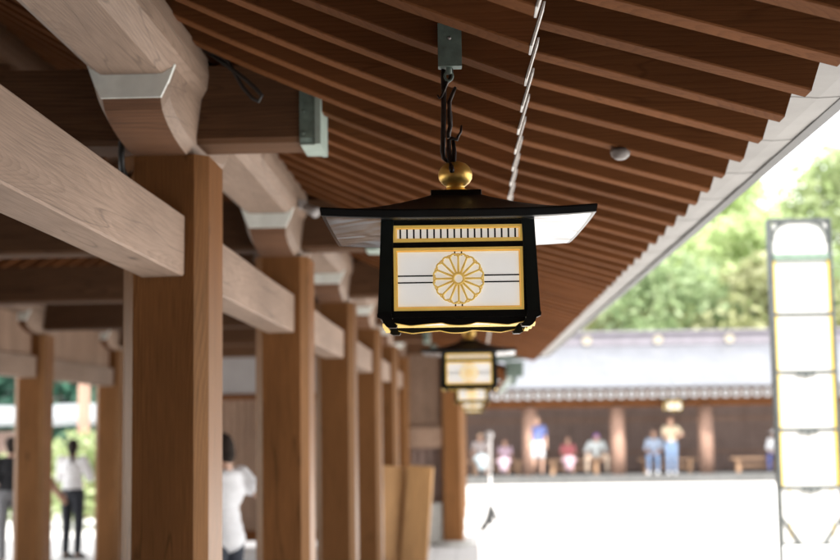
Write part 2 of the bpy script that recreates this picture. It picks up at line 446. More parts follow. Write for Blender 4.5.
# base rafters (white painted ends), flying rafters, rafters of the far slope
RW = .08; DP = .117; SP = .31
def rafter_base(x0, x1, f, n=10, depth=DP, mirror=False, cut=.29):
    mb = MB(); rings = []
    for i in range(n+1):
        X = x0+(x1-x0)*i/n; z = f(X)
        T = X + (cut*depth if i == n else 0); zt = f(T)
        g = (lambda q: 2*XM-q-XM) if mirror else (lambda q: q-XM)
        rings.append([(g(X), -RW/2+.004, z), (g(X), RW/2-.004, z), (g(X), RW/2, z+.004), (g(T), RW/2, zt+depth), (g(T), -RW/2, zt+depth), (g(X), -RW/2, z+.004)])
    mb.loft(rings); return mb
jr = rafter_base(XM+.05, .144, zb)
ri = jr.build('base_rafter', M['rafter'], cor, (0, 3.3-RW/2-5, 0))
we = MB(); T = .144+.29*DP; q0, q1 = (.144-XM, zb(.144)-.001), (T-XM, zb(T)+DP+.001)
we.prism([(q0[0]+.001, q0[1]), (q0[0]+.006, q0[1]-.001), (q1[0]+.006, q1[1]), (q1[0]+.001, q1[1])], 'y', -RW/2-.001, RW/2+.001)
wend = we.build('painted_end', M['white_end'], ri)
N0, N1 = -10, 56
for i in range(N0, N1):
    if i: inst(ri, cor, (0, 3.3-RW/2-5+SP*i, 0))
fm = rafter_base(-.05, .876, zf, 4, .088)
fi = fm.build('flying_rafter', M['rafter'], cor, (0, 3.3-RW/2-5, rise(3.3)))
for i in range(N0, N1):
    if i: inst(fi, cor, (random.uniform(-.004, .004), 3.3-RW/2-5+SP*i, rise(3.3+SP*i)))
lm = rafter_base(XM+.05, .144, zb, mirror=True)
li = lm.build('far_slope_rafter', M['rafter'], cor, (0, 3.3-RW/2-5, 0))
for i in range(1, N1, 1): inst(li, cor, (0, 3.3-RW/2-5+SP*i, 0))
YA, YB = -4.7, 20.62
kb = MB(); kb.box(.04-XM, .13-XM, YA-5, YB-5, zb(.144)+DP, zb(.144)+DP+.05)
kb.build('rafter_batten', M['rafter'], cor)
# boarding over the rafters and the roof above
dk = MB(); xs = [XM+(.125-XM)*i/12 for i in range(13)]
for sgn in (1, -1):
    for a, bx in zip(xs[:-1], xs[1:]):
        p = [(sgn*(a-XM), zb(a)+DP), (sgn*(bx-XM), zb(bx)+DP), (sgn*(bx-XM), zb(bx)+DP+.03), (sgn*(a-XM), zb(a)+DP+.03)]
        dk.prism(p, 'y', YA-5, YB-5)
dk.build('roof_boarding', M['deck'], cor)
fd = MB(); 
ny = 14
rows = []
for i in range(ny+1):
    y = YA+(YB-YA)*i/ny; r = rise(y)
    rows.append([(-.1-XM, y-5, zf(-.1)+.088+r), (.88-XM, y-5, zf(.88)+.088+r), (.88-XM, y-5, zf(.88)+.118+r), (-.1-XM, y-5, zf(-.1)+.118+r)])
fd.loft(rows); fd.build('eave_boarding', M['deck'], cor)
# pale sheet-metal band along the eave: one sheet per rafter space, tiny steps at the joints
bd = MB(); be = MB()
y = YA; k = 0
while y < YB-.01:
    y2 = min(y+.31, YB); j = .0015*(k % 2); 
    sec = [(.83, .945), (.90, .924), (1.0, .917), (1.085, .921), (1.09, .93), (1.09, .985), (.9, .99), (.83, .98)]
    bd.loft([[(X-XM, yy-5, H+z+rise(yy)+j) for X, z in sec] for yy in (y+.0003, y2-.0003)])
    y = y2; k += 1
for a, bx in ((YA, 7), (7, 14), (14, YB)):
    sec = [(1.066, .908), (1.11, .912), (1.12, 1.04), (1.0905, 1.04), (1.0905, .918), (1.066, .9165)]
    be.loft([[(X-XM, yy-5, H+z+rise(yy)) for X, z in sec] for yy in (a, bx)])
band = bd.build('eave_band', M['band'], cor); be.build('eave_edge', M['bandedge'], cor)
rf = MB()
prof = [(1.12, 1.04), (.6, 1.24), (0, 1.50), (-1.0, 1.95), (-2.0, 2.5), (XM, 3.0)]
full = prof + [(2*XM-x, z) for x, z in reversed(prof[:-1])]
inner = [(x, z-.04) for x, z in full]
rf.loft([[(x-XM, yy-5, H+z+rise(yy)) for x, z in full+inner[::-1]] for yy in (YA, 3.6, YB)])
rf.build('roof', M['patina'], cor)
# end board of the eave
eb = MB(); eb.prism([(.1-XM, H+.9), (1.09-XM, H+.98), (1.11-XM, H+1.1), (.1-XM, H+1.45)], 'y', YB-5+.002, YB-5+.04)
eb.build('eave_end_board', M['patina'], cor)
# plank partition closing the corridor at its far end
def planks(x0, x1, y, z0, z1, name, parent, org, mat, w=.105, th=.03):
    mb = MB(); x = x0; k = 0
    while x < x1-.01:
        x2 = min(x+w, x1)
        mb.box(x+w*.11, x2-w*.11, y-th/2, y+th/2+.004*(k % 2), z0, z1, b=.004); x = x2; k += 1
    mb.box(x0, x1, y+th/2+.006, y+th/2+.016, z0, z1)
    return mb.build(name, mat, parent)
yW = 20.62-5
planks(-4.43-XM, -1.275-XM, yW, .25, H+.42, 'plank_wall', cor, None, M['plank'])
mb = MB(); mb.box(-4.43-XM, -1.275-XM, yW-.03, yW+.03, H+.5, H+1.04); mb.build('plaster_panel', M['plaster'], cor)
mb = MB(); mb.box(-4.43-XM, -1.275-XM, yW-.06, yW+.06, H+.42, H+.5, b=.006); mb.build('wall_rail', M['rafter'], cor)
mb = MB(); mb.box(-4.43-XM, -1.275-XM, yW-.06, yW+.06, .1, .25, b=.006); mb.build('wall_rail', M['rafter'], cor)
planks(-.96-XM, -.49-XM, yW, H-.02, H+1.35, 'plank_wall', cor, None, M['plank'], w=.085)
mb = MB(); mb.box(-.96-XM, -.49-XM, yW-.07, yW+.07, H-.32, H-.02, b=.008); mb.build('sill_board', M['plank'], cor)
planks(-.96-XM, -.49-XM, yW+.12, .62, H-.32, 'dado_planks', cor, None, M['hall'], w=.12)
mb = MB(); mb.box(-.96-XM, -.49-XM, yW-.05, yW+.2, .01, .62, b=.01); mb.build('plinth', M['stone'], cor)

# ---- corridor going on behind it, with a shorter eave
rc = thing('rear_corridor', 'reddish raftered roof of the passage going on behind the far end of the corridor', 'corridor', (XM, 26, 0))
ra = MB(); X1 = .50
def zr(X): return H + .70 + .30*(X1-X)
rings = []
for i in range(7):
    X = -1.4+(X1+1.4)*i/6
    z = zr(X); rings.append([(X-XM, -RW/2, z), (X-XM, RW/2, z), (X-XM, RW/2, z+.1), (X-XM, -RW/2, z+.1)])
ra.loft(rings); r0 = ra.build('rafter', M['rafter'], rc, (0, -5.2, 0))
for i in range(1, 38): inst(r0, rc, (0, -5.2+.31*i, 0))
mb = MB(); mb.prism([(-1.4-XM, zr(-1.4)+.1), (X1+.05-XM, zr(X1)+.09), (X1+.08-XM, zr(X1)+.14), (-1.4-XM, zr(-1.4)+.16)], 'y', -5.3, 6.6)
mb.build('roof_boarding', M['deck'], rc)
mb = MB(); mb.box(-.335-.1-XM, -.335+.1-XM, -5.3, 6.6, zr(-.335)-.24, zr(-.335)-.004, b=.01); mb.build('purlin', M['rafter'], rc)
pm2 = MB(); pm2.loft([[(x, y, z) for x, y in chamfered(.29, .04)] for z in (0, zr(-.335)-.235)])
p0 = pm2.build('post', M['post'], rc, (-.335-XM, -2.2, 0))
for k in (1, 2): inst(p0, rc, (-.335-XM, -2.2+3.1*k, 0))
mb = MB(); mb.box(X1+.02-XM, X1+.14-XM, -5.3, 6.6, zr(X1)+.02, zr(X1)+.11, b=.01); mb.build('gutter', M['patina'], rc)

gt = MB(); gt.box(-.13, .13, -.1, .1, -.10, .10, b=.012); gt.box(-.145, .145, -.115, .115, .10, .125, b=.006)
gt.tube([(0, 0, -.1), (0, 0, -.16), (-.05, 0, -.22)], .035, 10)
g = gt.build('rain_head', M['patina'], None, (.60, 20.80, H+.80)); tag(g, 'greenish copper rain head at the far end of the eave', 'rain head')

# unseen wing added behind the camera to keep light off the post fronts
blocker = thing('unseen_light_blocker', 'unseen tall dark timber building added behind the camera to block light', 'light blocker', (0, -3.6, 0))
planks(-26, 26, -1.6, .1, 6.0, 'plank_wall', blocker, None, M['hall2'], w=.4)
mb = MB(); mb.prism([(2.7, 6.3), (1.5, 6.8), (-2.5, 9.4), (-9, 6.0), (-9, 5.85), (-2.5, 9.2), (1.5, 6.6), (2.7, 6.1)], 'x', -27, 27)
mb.build('roof', M['patina'], blocker)
for k in range(-8, 9):
    if k in (-1, 0): continue
    mb = MB(); mb.box(k*3.1-.2, k*3.1+.2, .6, 1.0, 0, 6.7, b=.02); mb.build('post', M['post'], blocker)

# ------------------------------------------------------------------ hanging lantern
def lantern():
    root = thing('hanging_lantern', 'large sharp black lantern with gilt chrysanthemum crest on white panel, hanging nearest', 'lantern')
    Z0 = .217
    def z(a): return a - Z0
    # --- roof: concave hipped, corners kicked up
    nS = 12
    def ring(half, zz, lift, inset=0):
        pts = []
        for side in range(4):
            for i in range(nS):
                u = -1+2*i/nS
                x, y = [(u, -1), (1, u), (-u, 1), (-1, -u)][side]
                c = abs(u)**3
                # the eave line bows out towards its corners
                k = half*(1+.008*c*lift)
                pts.append((x*k, y*k, zz + .0075*c*lift))
        return pts
    mb = MB(); rings = []
    for i in range(11):
        s = i/10
        rings.append(ring(.319+(.062-.319)*s, z(.507)+.072*s**1.55, (1-s)**2))
    mb.loft(rings, caps=False, smooth=True)
    mb.add(rings[-1], [tuple(range(4*nS))])
    rim = MB()
    rim.loft([ring(.3195, z(.5078), 1), ring(.321, z(.504), 1), ring(.318, z(.4885), 1), ring(.309, z(.4865), 1)], caps=False)
    roof = mb.build('roof', M['lroof'], root); rim.build('roof_rim', M['lacquer'], roof)
    un = MB(); un.loft([ring(.309, z(.4868), 1), ring(.25, z(.4935), .45), ring(.18, z(.499), 0)], caps=False, smooth=True); un.build('eave_lining', M['lining'], roof)
    cp = MB(); cp.box(-.064, .064, -.064, .064, z(.576), z(.592), b=.002); cp.build('roof_cap', M['lacquer'], roof)
    # --- finial
    fb = MB(); fb.lathe([(.033, z(.5922)), (.034, z(.596)), (.030, z(.600)), (.024, z(.604)), (.023, z(.607)), (.027, z(.611)), (.036, z(.618)), (.0425, z(.628)), (.0440, z(.638)), (.0425, z(.648)), (.037, z(.658)), (.028, z(.667)), (.015, z(.673)), (.004, z(.675))], n=32)
    fb.build('finial', M['goldball'], root)
    # --- hooks
    hk = MB()
    hk.tube([(-.026, 0, z(.915)), (-.028, 0, z(.90)), (-.026, -.002, z(.86)), (-.028, -.002, z(.78)), (-.031, -.002, z(.70)), (-.029, -.002, z(.683)), (-.018, -.004, z(.672))], [.006, .006, .0068, .0068, .0068, .006, .005])
    hk.tube([(-.008, 0, z(.918)), (-.006, -.003, z(.895)), (-.012, -.006, z(.885)), (-.018, -.006, z(.88)), (-.024, -.008, z(.862)), (-.032, -.01, z(.842)), (-.038, -.01, z(.838)), (-.042, -.01, z(.846))], [.0065, .0065, .006, .005, .004, .0035, .003, .0025])
    hook1 = hk.build('hook', M['iron'], root)
    hk = MB()
    hk.tube([(.004, 0, z(.868)), (-.004, -.002, z(.85)), (-.012, -.003, z(.83)), (-.013, -.003, z(.79)), (-.011, -.003, z(.765)), (-.016, -.003, z(.748)), (-.015, -.003, z(.735))], [.004, .005, .0055, .006, .006, .0055, .005])
    hk.tube([(-.016, 0, z(.83)), (-.008, .003, z(.80)), (-.008, .003, z(.77)), (-.014, .002, z(.742))], .0035)
    hk.build('hook', M['iron'], root)
    hk = MB()
    hk.tube([(.018, 0, z(.768)), (.016, -.003, z(.75)), (.008, -.006, z(.738)), (.006, -.01, z(.728)), (.002, -.012, z(.73)), (-.008, -.012, z(.733)), (-.015, -.012, z(.727)), (-.016, -.012, z(.70)), (-.012, -.018, z(.665)), (-.010, -.040, z(.650)), (-.010, -.050, z(.640))], [.0025, .0032, .0036, .0036, .004, .005, .006, .0065, .007, .007, .005])
    hk.tube([(-.004, -.010, z(.728)), (-.002, -.011, z(.70)), (-.004, -.020, z(.662)), (-.008, -.046, z(.641))], [.004, .006, .006, .005])
    hk.build('hook', M['iron'], root)
    # --- body frame
    Wt, Wb = .186, .196
    fr = MB()
    def halfw(zz): return Wb+(Wt-Wb)*(zz-.262)/(.497-.262)
    for sx in (-1, 1):
        for sy in (-1, 1):
            rings = []
            for zz in (.269, .285, .30, .38, .46, .4985):
                h = halfw(zz); t = .031 if zz > .27 else .034
                rings.append([(sx*h, sy*h, z(zz)), (sx*(h-t), sy*h, z(zz)), (sx*(h-t), sy*(h-t), z(zz)), (sx*h, sy*(h-t), z(zz))])
            mb = MB(); mb.loft(rings)
            c = mb.build('corner_post', M['greenlac'], root)
            # curled foot
            ft = MB()
            profile = [(.1955, .276), (.1985, .270), (.197, .263), (.187, .259), (.184, .252), (.178, .243), (.170, .238), (.152, .238), (.1495, .244), (.157, .250), (.163, .262), (.165, .276)]
            q = [(sx*(a-.001), z(b)) for a, b in profile]
            ft.prism(q, 'y', sy*.1985, sy*.164)
            ft.build('foot', M['lacquer'], c)
    def rail(mb, side, za, zbm, inset, th, hw=None):
        ha = (halfw(za) if hw is None else hw)-.0305
        q = [(-ha, za), (ha, za), (ha, zbm), (-ha, zbm)]
        place(mb, side, q, inset, th)
    def place(mb, side, poly, inset, th, m=0):
        """poly in face coordinates (u, z): extruded inward on one of four faces"""
        rr = [[], []]
        for d, lst in ((inset, rr[0]), (inset+th, rr[1])):
            for u, zz in poly:
                w = halfw(zz)-d
                p = [(u, -w), (w, u), (-u, w), (-w, -u)][side]
                lst.append((p[0], p[1], z(zz)))
        mb.loft(rr, m)
    def frame(mb, side, u0, u1, za, zc, w, inset, th, m=0):
        place(mb, side, [(u0, za), (u1, za), (u1, za+w), (u0, za+w)], inset, th, m)
        place(mb, side, [(u0, zc-w), (u1, zc-w), (u1, zc), (u0, zc)], inset, th, m)
        place(mb, side, [(u0, za+w), (u0+w, za+w), (u0+w, zc-w), (u0, zc-w)], inset, th, m)
        place(mb, side, [(u1-w, za+w), (u1, za+w), (u1, zc-w), (u1-w, zc-w)], inset, th, m)
    rl = MB()
    for side in range(4):
        hw = None
        place(rl, side, [(-.157, .4875), (.157, .4875), (.157, .4985), (-.157, .4985)], .008, .02)
        place(rl, side, [(-.158, .4325), (.158, .4325), (.158, .4455), (-.158, .4455)], .006, .02)
        place(rl, side, [(-.163, .262), (.163, .262), (.163, .2785), (-.163, .2785)], .004, .024)
    for side in range(4):
        for s_ in (-1, 1):
            place(rl, side, [(s_*.1568, .2786), (s_*.1685, .2786), (s_*.1640, .4324), (s_*.1568, .4324)], .0065, .016)
            place(rl, side, [(s_*.1568, .4456), (s_*.1640, .4456), (s_*.1625, .4874), (s_*.1568, .4874)], .0065, .016)
    rl.build('rails', M['lacquer'], root)
    gA, pA, bA, gB, pB, sB = [MB() for _ in range(6)]
    for side in range(4):
        gf = MB(); frame(gf, side, -.1565, .1565, .2790, .4320, .0068, .004, .016)
        frame(gf, side, -.1490, .1490, .2866, .4244, .0022, .0085, .010)
        pn = MB(); place(pn, side, [(-.149, .2866), (.149, .2866), (.149, .4244), (-.149, .4244)], .0125, .003)
        bars = MB()
        zc = .3555
        for dz in (-.0082, .0082):
            place(bars, side, [(-.1468, zc+dz-.0017), (.1468, zc+dz-.0017), (.1468, zc+dz+.0017), (-.1468, zc+dz+.0017)], .0095, .0028)
        for du in (-.0082, .0082):
            place(bars, side, [(du-.0017, .2888), (du+.0017, .2888), (du+.0017, .4222), (du-.0017, .4222)], .0098, .0026)
        gs = MB(); frame(gs, side, -.1565, .1565, .4465, .4870, .0064, .004, .016)
        frame(gs, side, -.1495, .1495, .4533, .4802, .002, .0085, .010)
        ps = MB(); place(ps, side, [(-.150, .4530), (.150, .4530), (.150, .4805), (-.150, .4805)], .0125, .003)
        sb = MB()
        for i in range(18):
            u = -.1395+i*.279/17
            place(sb, side, [(u-.0021, .4553), (u+.0021, .4553), (u+.0021, .4782), (u-.0021, .4782)], .0098, .0026)
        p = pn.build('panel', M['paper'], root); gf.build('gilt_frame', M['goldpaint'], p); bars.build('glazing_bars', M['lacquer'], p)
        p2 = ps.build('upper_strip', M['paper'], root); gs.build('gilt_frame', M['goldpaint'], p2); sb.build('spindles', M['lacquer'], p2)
        # crest: sixteen petals round a ring
        cr = MB(); fl = MB()
        zc = .3555; Rr = .0615
        def F(u, v, d):
            w = halfw(zc+v)-d
            q = [(u, -w), (w, u), (-u, w), (-w, -u)][side]
            return (q[0], q[1], z(zc+v))
        n = 16
        disc = [F(.057*math.cos(2*PI*i/48), .057*math.sin(2*PI*i/48), .0093) for i in range(48)]
        disc2 = [F(.057*math.cos(2*PI*i/48), .057*math.sin(2*PI*i/48), .0066) for i in range(48)]
        fl.loft([disc, disc2])
        wd = Rr*math.sin(PI/n)*.93
        for k in range(n):
            a = 2*PI*(k+.5)/n; ca, sa = math.cos(a), math.sin(a)
            prof = [(.0150, -.0024), (.030, -.0055), (.044, -.0088), (.050, -.0101)]
            tip = [(.0505+.0105*math.sin(t), -.0105*math.cos(t)) for t in [PI*(j+.5)/8 for j in range(8)]]
            loop = prof + tip + [(r, -u) for r, u in reversed(prof)]
            cr.tube([F(r*ca-u*sa, r*sa+u*ca, .0050) for r, u in loop], .0024, 6, closed=True)
            # small petal tips of the layer behind
            a2 = 2*PI*k/n; ca, sa = math.cos(a2), math.sin(a2)
            arc = [(.0555+.0052*math.sin(t), -.0062*math.cos(t)) for t in [PI*j/6 for j in range(7)]]
            cr.tube([F(r*ca-u*sa, r*sa+u*ca, .0062) for r, u in arc], .0017, 6)
            bulge = [F(.0345*ca, .0345*sa, .0066)]
        cr.tube([F(.0125*math.cos(2*PI*i/32), .0125*math.sin(2*PI*i/32), .0040) for i in range(32)], .0029, 8, closed=True)
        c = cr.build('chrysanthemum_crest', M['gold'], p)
        fl.build('crest_ground', M['petal'], p)
        # wavy apron with gilt edge
        def apron_edge(u):
            a = abs(u)
            if a < .042: return .2435 + .0065*(a/.042)**2.2
            if a < .118: return .2435 + .0065*((.118-a)/.076)**2.0 + .002*math.sin((a-.042)/.076*PI)
            return .2435 + .008*((a-.118)/.042)
        us = [-.160+.320*i/64 for i in range(65)]
        ap = MB(); poly = [(u, apron_edge(u)) for u in us] + [(.160, .2618), (-.160, .2618)]
        for i in range(64):
            place(ap, side, [(us[i], apron_edge(us[i])), (us[i+1], apron_edge(us[i+1])), (us[i+1], .2618), (us[i], .2618)], .012, .008)
        place(ap, side, [(.012*math.cos(2*PI*i/16), .2625+.0062*math.sin(2*PI*i/16)) for i in range(16)], .0105, .0014)
        a = ap.build('apron', M['lacquer'], root)
        gt = MB()
        for i in range(64):
            e0, e1 = apron_edge(us[i]), apron_edge(us[i+1])
            place(gt, side, [(us[i], e0-.0020), (us[i+1], e1-.0020), (us[i+1], e1-.0003), (us[i], e0-.0003)], .0105, .011)
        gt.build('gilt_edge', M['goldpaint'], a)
    bf = MB()
    for x0, x1, y0, y1 in ((-.156, .156, -.156, -.085), (-.156, .156, .085, .156), (-.156, -.085, -.085, .085), (.085, .156, -.085, .085)): bf.box(x0, x1, y0, y1, z(.2565), z(.2615))
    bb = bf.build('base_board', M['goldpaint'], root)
    bp_ = MB(); bp_.box(-.0845, .0845, -.0845, .0845, z(.258), z(.2595)); bp_.build('base_panel', M['paper'], bb)
    # wall plate it hangs from (fixed to the lantern's hook)
    pl = MB(); pl.box(-.040, .021, -.029, -.023, z(.921), z(1.03), b=.0015); pl.box(-.040, .021, -.029, .01, z(.917), z(.9205), b=.001)
    pl.tube([(-.012, -.012, z(.925)), (-.012, -.012, z(.900))], .008, 10)
    pl.tube([(-.013+.010*math.cos(t), -.010, z(.895)+.012*math.sin(t)) for t in [2*PI*i/14 for i in range(14)]], .0035, 6, closed=True)
    plate = pl.build('hanger_plate', M['patina'], root)
    bt = MB(); bt.lathe([(.005, -.031), (.0045, -.034), (.002, -.0355)], (-.010, 0, z(.989)), 12, axis='y'); bt.build('bolt', M['steel'], plate)
    return root
lan = lantern()
Y0 = 3.552; ZL = H+.217
lan.location = (-.039, Y0, ZL); lan.rotation_euler = (R(.9), 0, R(1.8)); lan['group'] = 'lanterns hanging along the eave'
for k, lab in enumerate(['second lantern, blurred, hanging directly behind the sharp nearest one', 'third lantern in the row, small white panel peeping below the second', 'fourth lantern, tiny and blurred, half behind the far post', 'farthest and lowest lantern of the row, a pale speck beside the far post']):
    dup(lan, (-.030, Y0+6.2*(k+1), ZL), R((-1, .8, 2, 0)[k]), lab)
hallL = dup(lan, (5.80, 41.35, H+.30), 0, 'pale lantern hanging alone under the eave of the hall across the courtyard', 'lanterns hanging along the eave'); hallL.scale = (1.3, 1.3, 1.2)

# small things under the rafters
dm = MB(); dm.lathe([(.036, 0), (.036, -.010), (.031, -.024), (.018, -.034), (.004, -.037)], n=20)
d = dm.build('sensor_dome', M['dome'], None, (.52, 4.802, zf(.52)+rise(4.8)-.001)); tag(d, 'small pale dome fixed under a rafter right of the nearest lantern', 'sensor')
d2 = d.copy(); COL.objects.link(d2); d2.location = (.50, 2.632, zf(.5)+rise(2.6)-.001); d2['label'] = 'small pale dome fixed under a rafter at the top edge of the photo'
mb = MB(); mb.box(-.02, .02, -.03, .03, .0, .05, b=.005); mb.tube([(0, 0, .02), (.05, -.03, -.01), (.085, -.06, -.03)], [.02, .026, .03], 12)
s = mb.build('spotlight', M['plaster'], None, (-.947, 7.75, H+1.22)); tag(s, 'small white spotlight clipped to the side of the long purlin by the second post', 'spotlight')
mb = MB(); mb.tube([(-1.0, 4.9, H+1.393), (-.868, 4.9, H+1.32), (-.812, 4.9, H+1.22), (-.775, 4.89, H+1.175), (-.752, 4.885, H+1.163), (-.740, 4.885, H+1.183), (-.765, 4.885, H+1.212), (-.80, 4.89, H+1.245), (-.868, 4.9, H+1.30), (-.95, 4.91, H+1.36)], .0075, 8)
c = mb.build('cable', M['black'], None); tag(c, 'black cable looping down in front of the nearest cross beam', 'cable')
mb = MB(); mb.tube([(-1.262, 5.25, H+1.05), (-1.262, 4.99, H+1.06), (-1.262, 4.955, H+1.04), (-1.262, 4.95, H+.99), (-1.262, 4.965, H+.94), (-1.262, 5.1, H+.90)], .012, 8)
c = mb.build('cable', M['black'], None); tag(c, 'thick black cable bent down at the left of the nearest post head', 'cable')

# ------------------------------------------------------------------ courtyard furniture
# two leaning wooden boards beside the corridor
mb = MB(); mb.box(-.158, .158, -.05, .05, .12, 1.27, b=.012)
mbe = MB(); mbe.box(-.138, .138, -.058, -.0505, .18, 1.21, b=.004)
bdz = thing('wooden_barrier', 'left one of two leaning brown wooden barrier boards beside the posts', 'barrier', (-1.06, 16.75, .0), 0, 'leaning wooden barrier boards')
bdz.rotation_euler = (0, R(4.5), R(22))
mb.build('frame', M['board'], bdz); mbe.build('face_board', M['board'], bdz)
for sx in (-1, 1):
    q = MB(); q.box(sx*.1-.035, sx*.1+.035, -.16, .16, .0, .05, b=.008); q.box(sx*.1-.025, sx*.1+.025, -.03, .03, .05, .121); q.build('foot', M['board'], bdz)
b2 = dup(bdz, (-.755, 16.72, 0), None, 'right one of two leaning brown wooden barrier boards, nearer the far post'); b2.rotation_euler = (0, R(4.5), R(-6))
# slim white stand on tripod feet
sd = thing('tripod_stand', 'slim white pole stand on dark tripod feet standing alone in the courtyard', 'stand', (.235, 23.4, 0))
mb = MB(); mb.tube([(0, 0, .12), (0, 0, 1.0)], .016, 10); mb.build('pole', M['steel'], sd)
mb = MB(); mb.lathe([(.02, .10), (.045, .12), (.045, .32), (.03, .38), (.018, .40)], n=16); mb.build('hub', M['black'], sd)
mb = MB(); mb.lathe([(.02, .95), (.036, .96), (.036, 1.52), (.034, 1.53), (.02, 1.535)], n=16); mb.ell((0, 0, 1.57), (.07, .07, .07)); mb.build('tube', M['plaster'], sd)
for k in range(3):
    a = R(90+120*k+20); mb = MB(); mb.tube([(0, 0, .42), (.1*math.cos(a), .1*math.sin(a), .2), (.27*math.cos(a), .27*math.sin(a), .032)], .032, 8); mb.box(.27*math.cos(a)-.03, .27*math.cos(a)+.03, .27*math.sin(a)-.03, .27*math.sin(a)+.03, .001, .03, b=.008)
    mb.build('leg', M['black'], sd)

# tall standing lantern tower at the right
tw = thing('lantern_tower', 'tall iron framed lantern tower with stacked white panels edged in yellow, at the right edge', 'lantern tower', (2.345, 10.06, 0))
W = .222; D = .055
for sx in (-1, 1):
    fr = MB()
    fr.box(sx*W-.018*(sx > 0), sx*W+.018*(sx < 0), -D, D, H-.46, H+1.44, b=.004)
    fr.box(sx*W-.013*(sx > 0)-.005*(sx > 0), sx*W+.013*(sx < 0)+.005*(sx < 0), -D+.015, D-.015, 0.0, H-.458)
    fr.build('upright', M['frame'], tw)
def on(side, mb, poly, d0, d1, m=0):
    sg = -1 if side == 0 else 1
    mb.loft([[(-sg*u, sg*(D-d), zz) for u, zz in poly] for d in (d0, d1)], m)
def rect(a, b_, c, d_): return [(a, c), (b_, c), (b_, d_), (a, d_)]
def bit(name, mat, poly, d0, d1, side):
    mb = MB(); on(side, mb, poly, d0, d1); return mb.build(name, mat, tw)
zs = [H+1.156, H+.755, H+.345, H-.06, H-.465, H-.86]
for zz in zs[1:]: 
    mb = MB(); mb.box(-.199, .199, -D+.004, D-.004, zz-.008, zz+.008); mb.build('rail', M['frame'], tw)
mb = MB(); mb.box(-.199, .199, -D+.003, D-.003, H+1.418, H+1.44); mb.build('rail', M['frame'], tw)
mb = MB(); mb.box(-.1985, .1985, -D-.004, D+.004, H+1.14, H+1.185, b=.004); mb.build('head_bar', M['greenbar'], tw)
for s_ in (-1, 1):
    mb = MB(); mb.box(*sorted((s_*.198, s_*.188)), -.03, .03, zs[5], H-1.6); mb = MB()
for side in (0, 1):
    for s_ in (-1, 1):
        arc = [(s_*(.198-.10+.10*math.cos(t)), H+1.417-.13+.13*math.sin(t)) for t in [PI/2*i/8 for i in range(9)]]
        bit('spandrel', M['frame'], arc + [(s_*(.186-.10+.10*math.cos(t)), H+1.405-.13+.13*math.sin(t)) for t in [PI/2*i/8 for i in range(8, -1, -1)]], .004, .016, side)
        bit('spandrel', M['frame'], [(s_*.19, H+1.33), (s_*.197, H+1.34), (s_*.15, H+1.412), (s_*.143, H+1.405)], .005, .015, side)
        bit('corner_brace', M['frame'], [(s_*.199, H-.70), (s_*.199, H-.67), (s_*.10, H-.85), (s_*.075, H-.85)], .004, .016, side)
        for za, zc in zip(zs[1:5], zs[:4]):
            bit('yellow_edging', M['yellow'], rect(*sorted((s_*.197, s_*.183)), za+.009, zc-.017), .008, .014, side)
        bit('yellow_edging', M['yellow'], rect(*sorted((s_*.150, s_*.144)), zs[5]+.05, zs[4]-.009), .012, .016, side)
    for zz in zs[2:5]:
        bit('scroll', M['frame'], [(-.075, zz-.0085), (-.06, zz-.026), (-.04, zz-.030), (-.022, zz-.022), (-.012, zz-.034), (0, zz-.045), (.012, zz-.034), (.022, zz-.022), (.04, zz-.030), (.06, zz-.026), (.075, zz-.0085)], .001, .006, side)
    mb = MB(); on(side, mb, rect(-.19, .19, H+1.187, H+1.405), .018, .021); mb.build('head_panel', M['signpaper'], tw)
    for za, zc in zip(zs[1:], zs[:5]):
        mb = MB(); on(side, mb, rect(-.197, .197, za+.0085, zc-.0085 if zc != zs[0] else zc-.0165), .018, .021); mb.build('panel', M['signpaper'], tw)
    sg = -1 if side == 0 else 1; zc = (zs[3]+zs[4])/2
    em = MB()
    em.tube([(-sg*u, sg*(D-.0165), zz) for u, zz in [(-.08, zc+.05), (-.02, zc+.02), (.03, zc+.06), (.09, zc+.04), (.03, zc-.01), (-.03, zc-.07), (0, zc-.085), (.06, zc-.05)]], .004, 6)
    em.build('emblem', M['faint'], tw)

# ------------------------------------------------------------------ hall across the courtyard
HY = 41.5
hall = thing('shrine_hall', 'long low wooden hall across the courtyard with pale roof and round eave ornaments', 'hall', (6, 45, 0))
HO = Vector((6, 45, 0))
HX0, HX1 = -9, 32
PZ = .235
mb = MB(); mb.box(HX0-6, HX1-6, HY-.6-45, 51-45, 0.002, PZ, b=.01); pl_ = mb.build('platform', M['platform'], hall)
pmx = MB(); pmx.lathe([(.215, 0), (.215, 1.0), (.21, 2.0)], n=20)
hp = pmx.build('pillar', M['hallpost'], hall, (4.20-6, HY+.25-45, PZ))
for k in range(-5, 10):
    if k: inst(hp, hall, (4.20+2.58*k-6, HY+.25-45, PZ))
# wall, set back, with lattice bays
mb = MB(); mb.box(HX0-6, HX1-6, 1.0-2.0, 1.06-2.0+.0, PZ, H+1.2); wl = mb.build('wall', M['hall'], hall)
mb = MB()
x = HX0+.2
while x < HX1-.2:
    mb.box(x-6, x+.05-6, -1.05, -1.002, PZ+.1, H+.45); x += .16
lt = mb.build('lattice', M['hall'], wl); lt['kind'] = 'stuff'
for zz in (PZ+.55, H+.05):
    mb = MB(); mb.box(HX0-6, HX1-6, -1.07, -1.0525, zz, zz+.1); mb.build('wall_rail', M['hallpost'], wl)
mb = MB(); mb.box(HX0-6, HX1-6, HY+.12-45, HY+.42-45, H+.48, H+.72, b=.01); mb.build('lintel', M['rafter'], hall)
mb = MB(); mb.box(HX0-6, HX1-6, HY+.0-45, HY+1.0-45, H+.76, H+.80); mb.build('soffit', M['rafter'], hall)
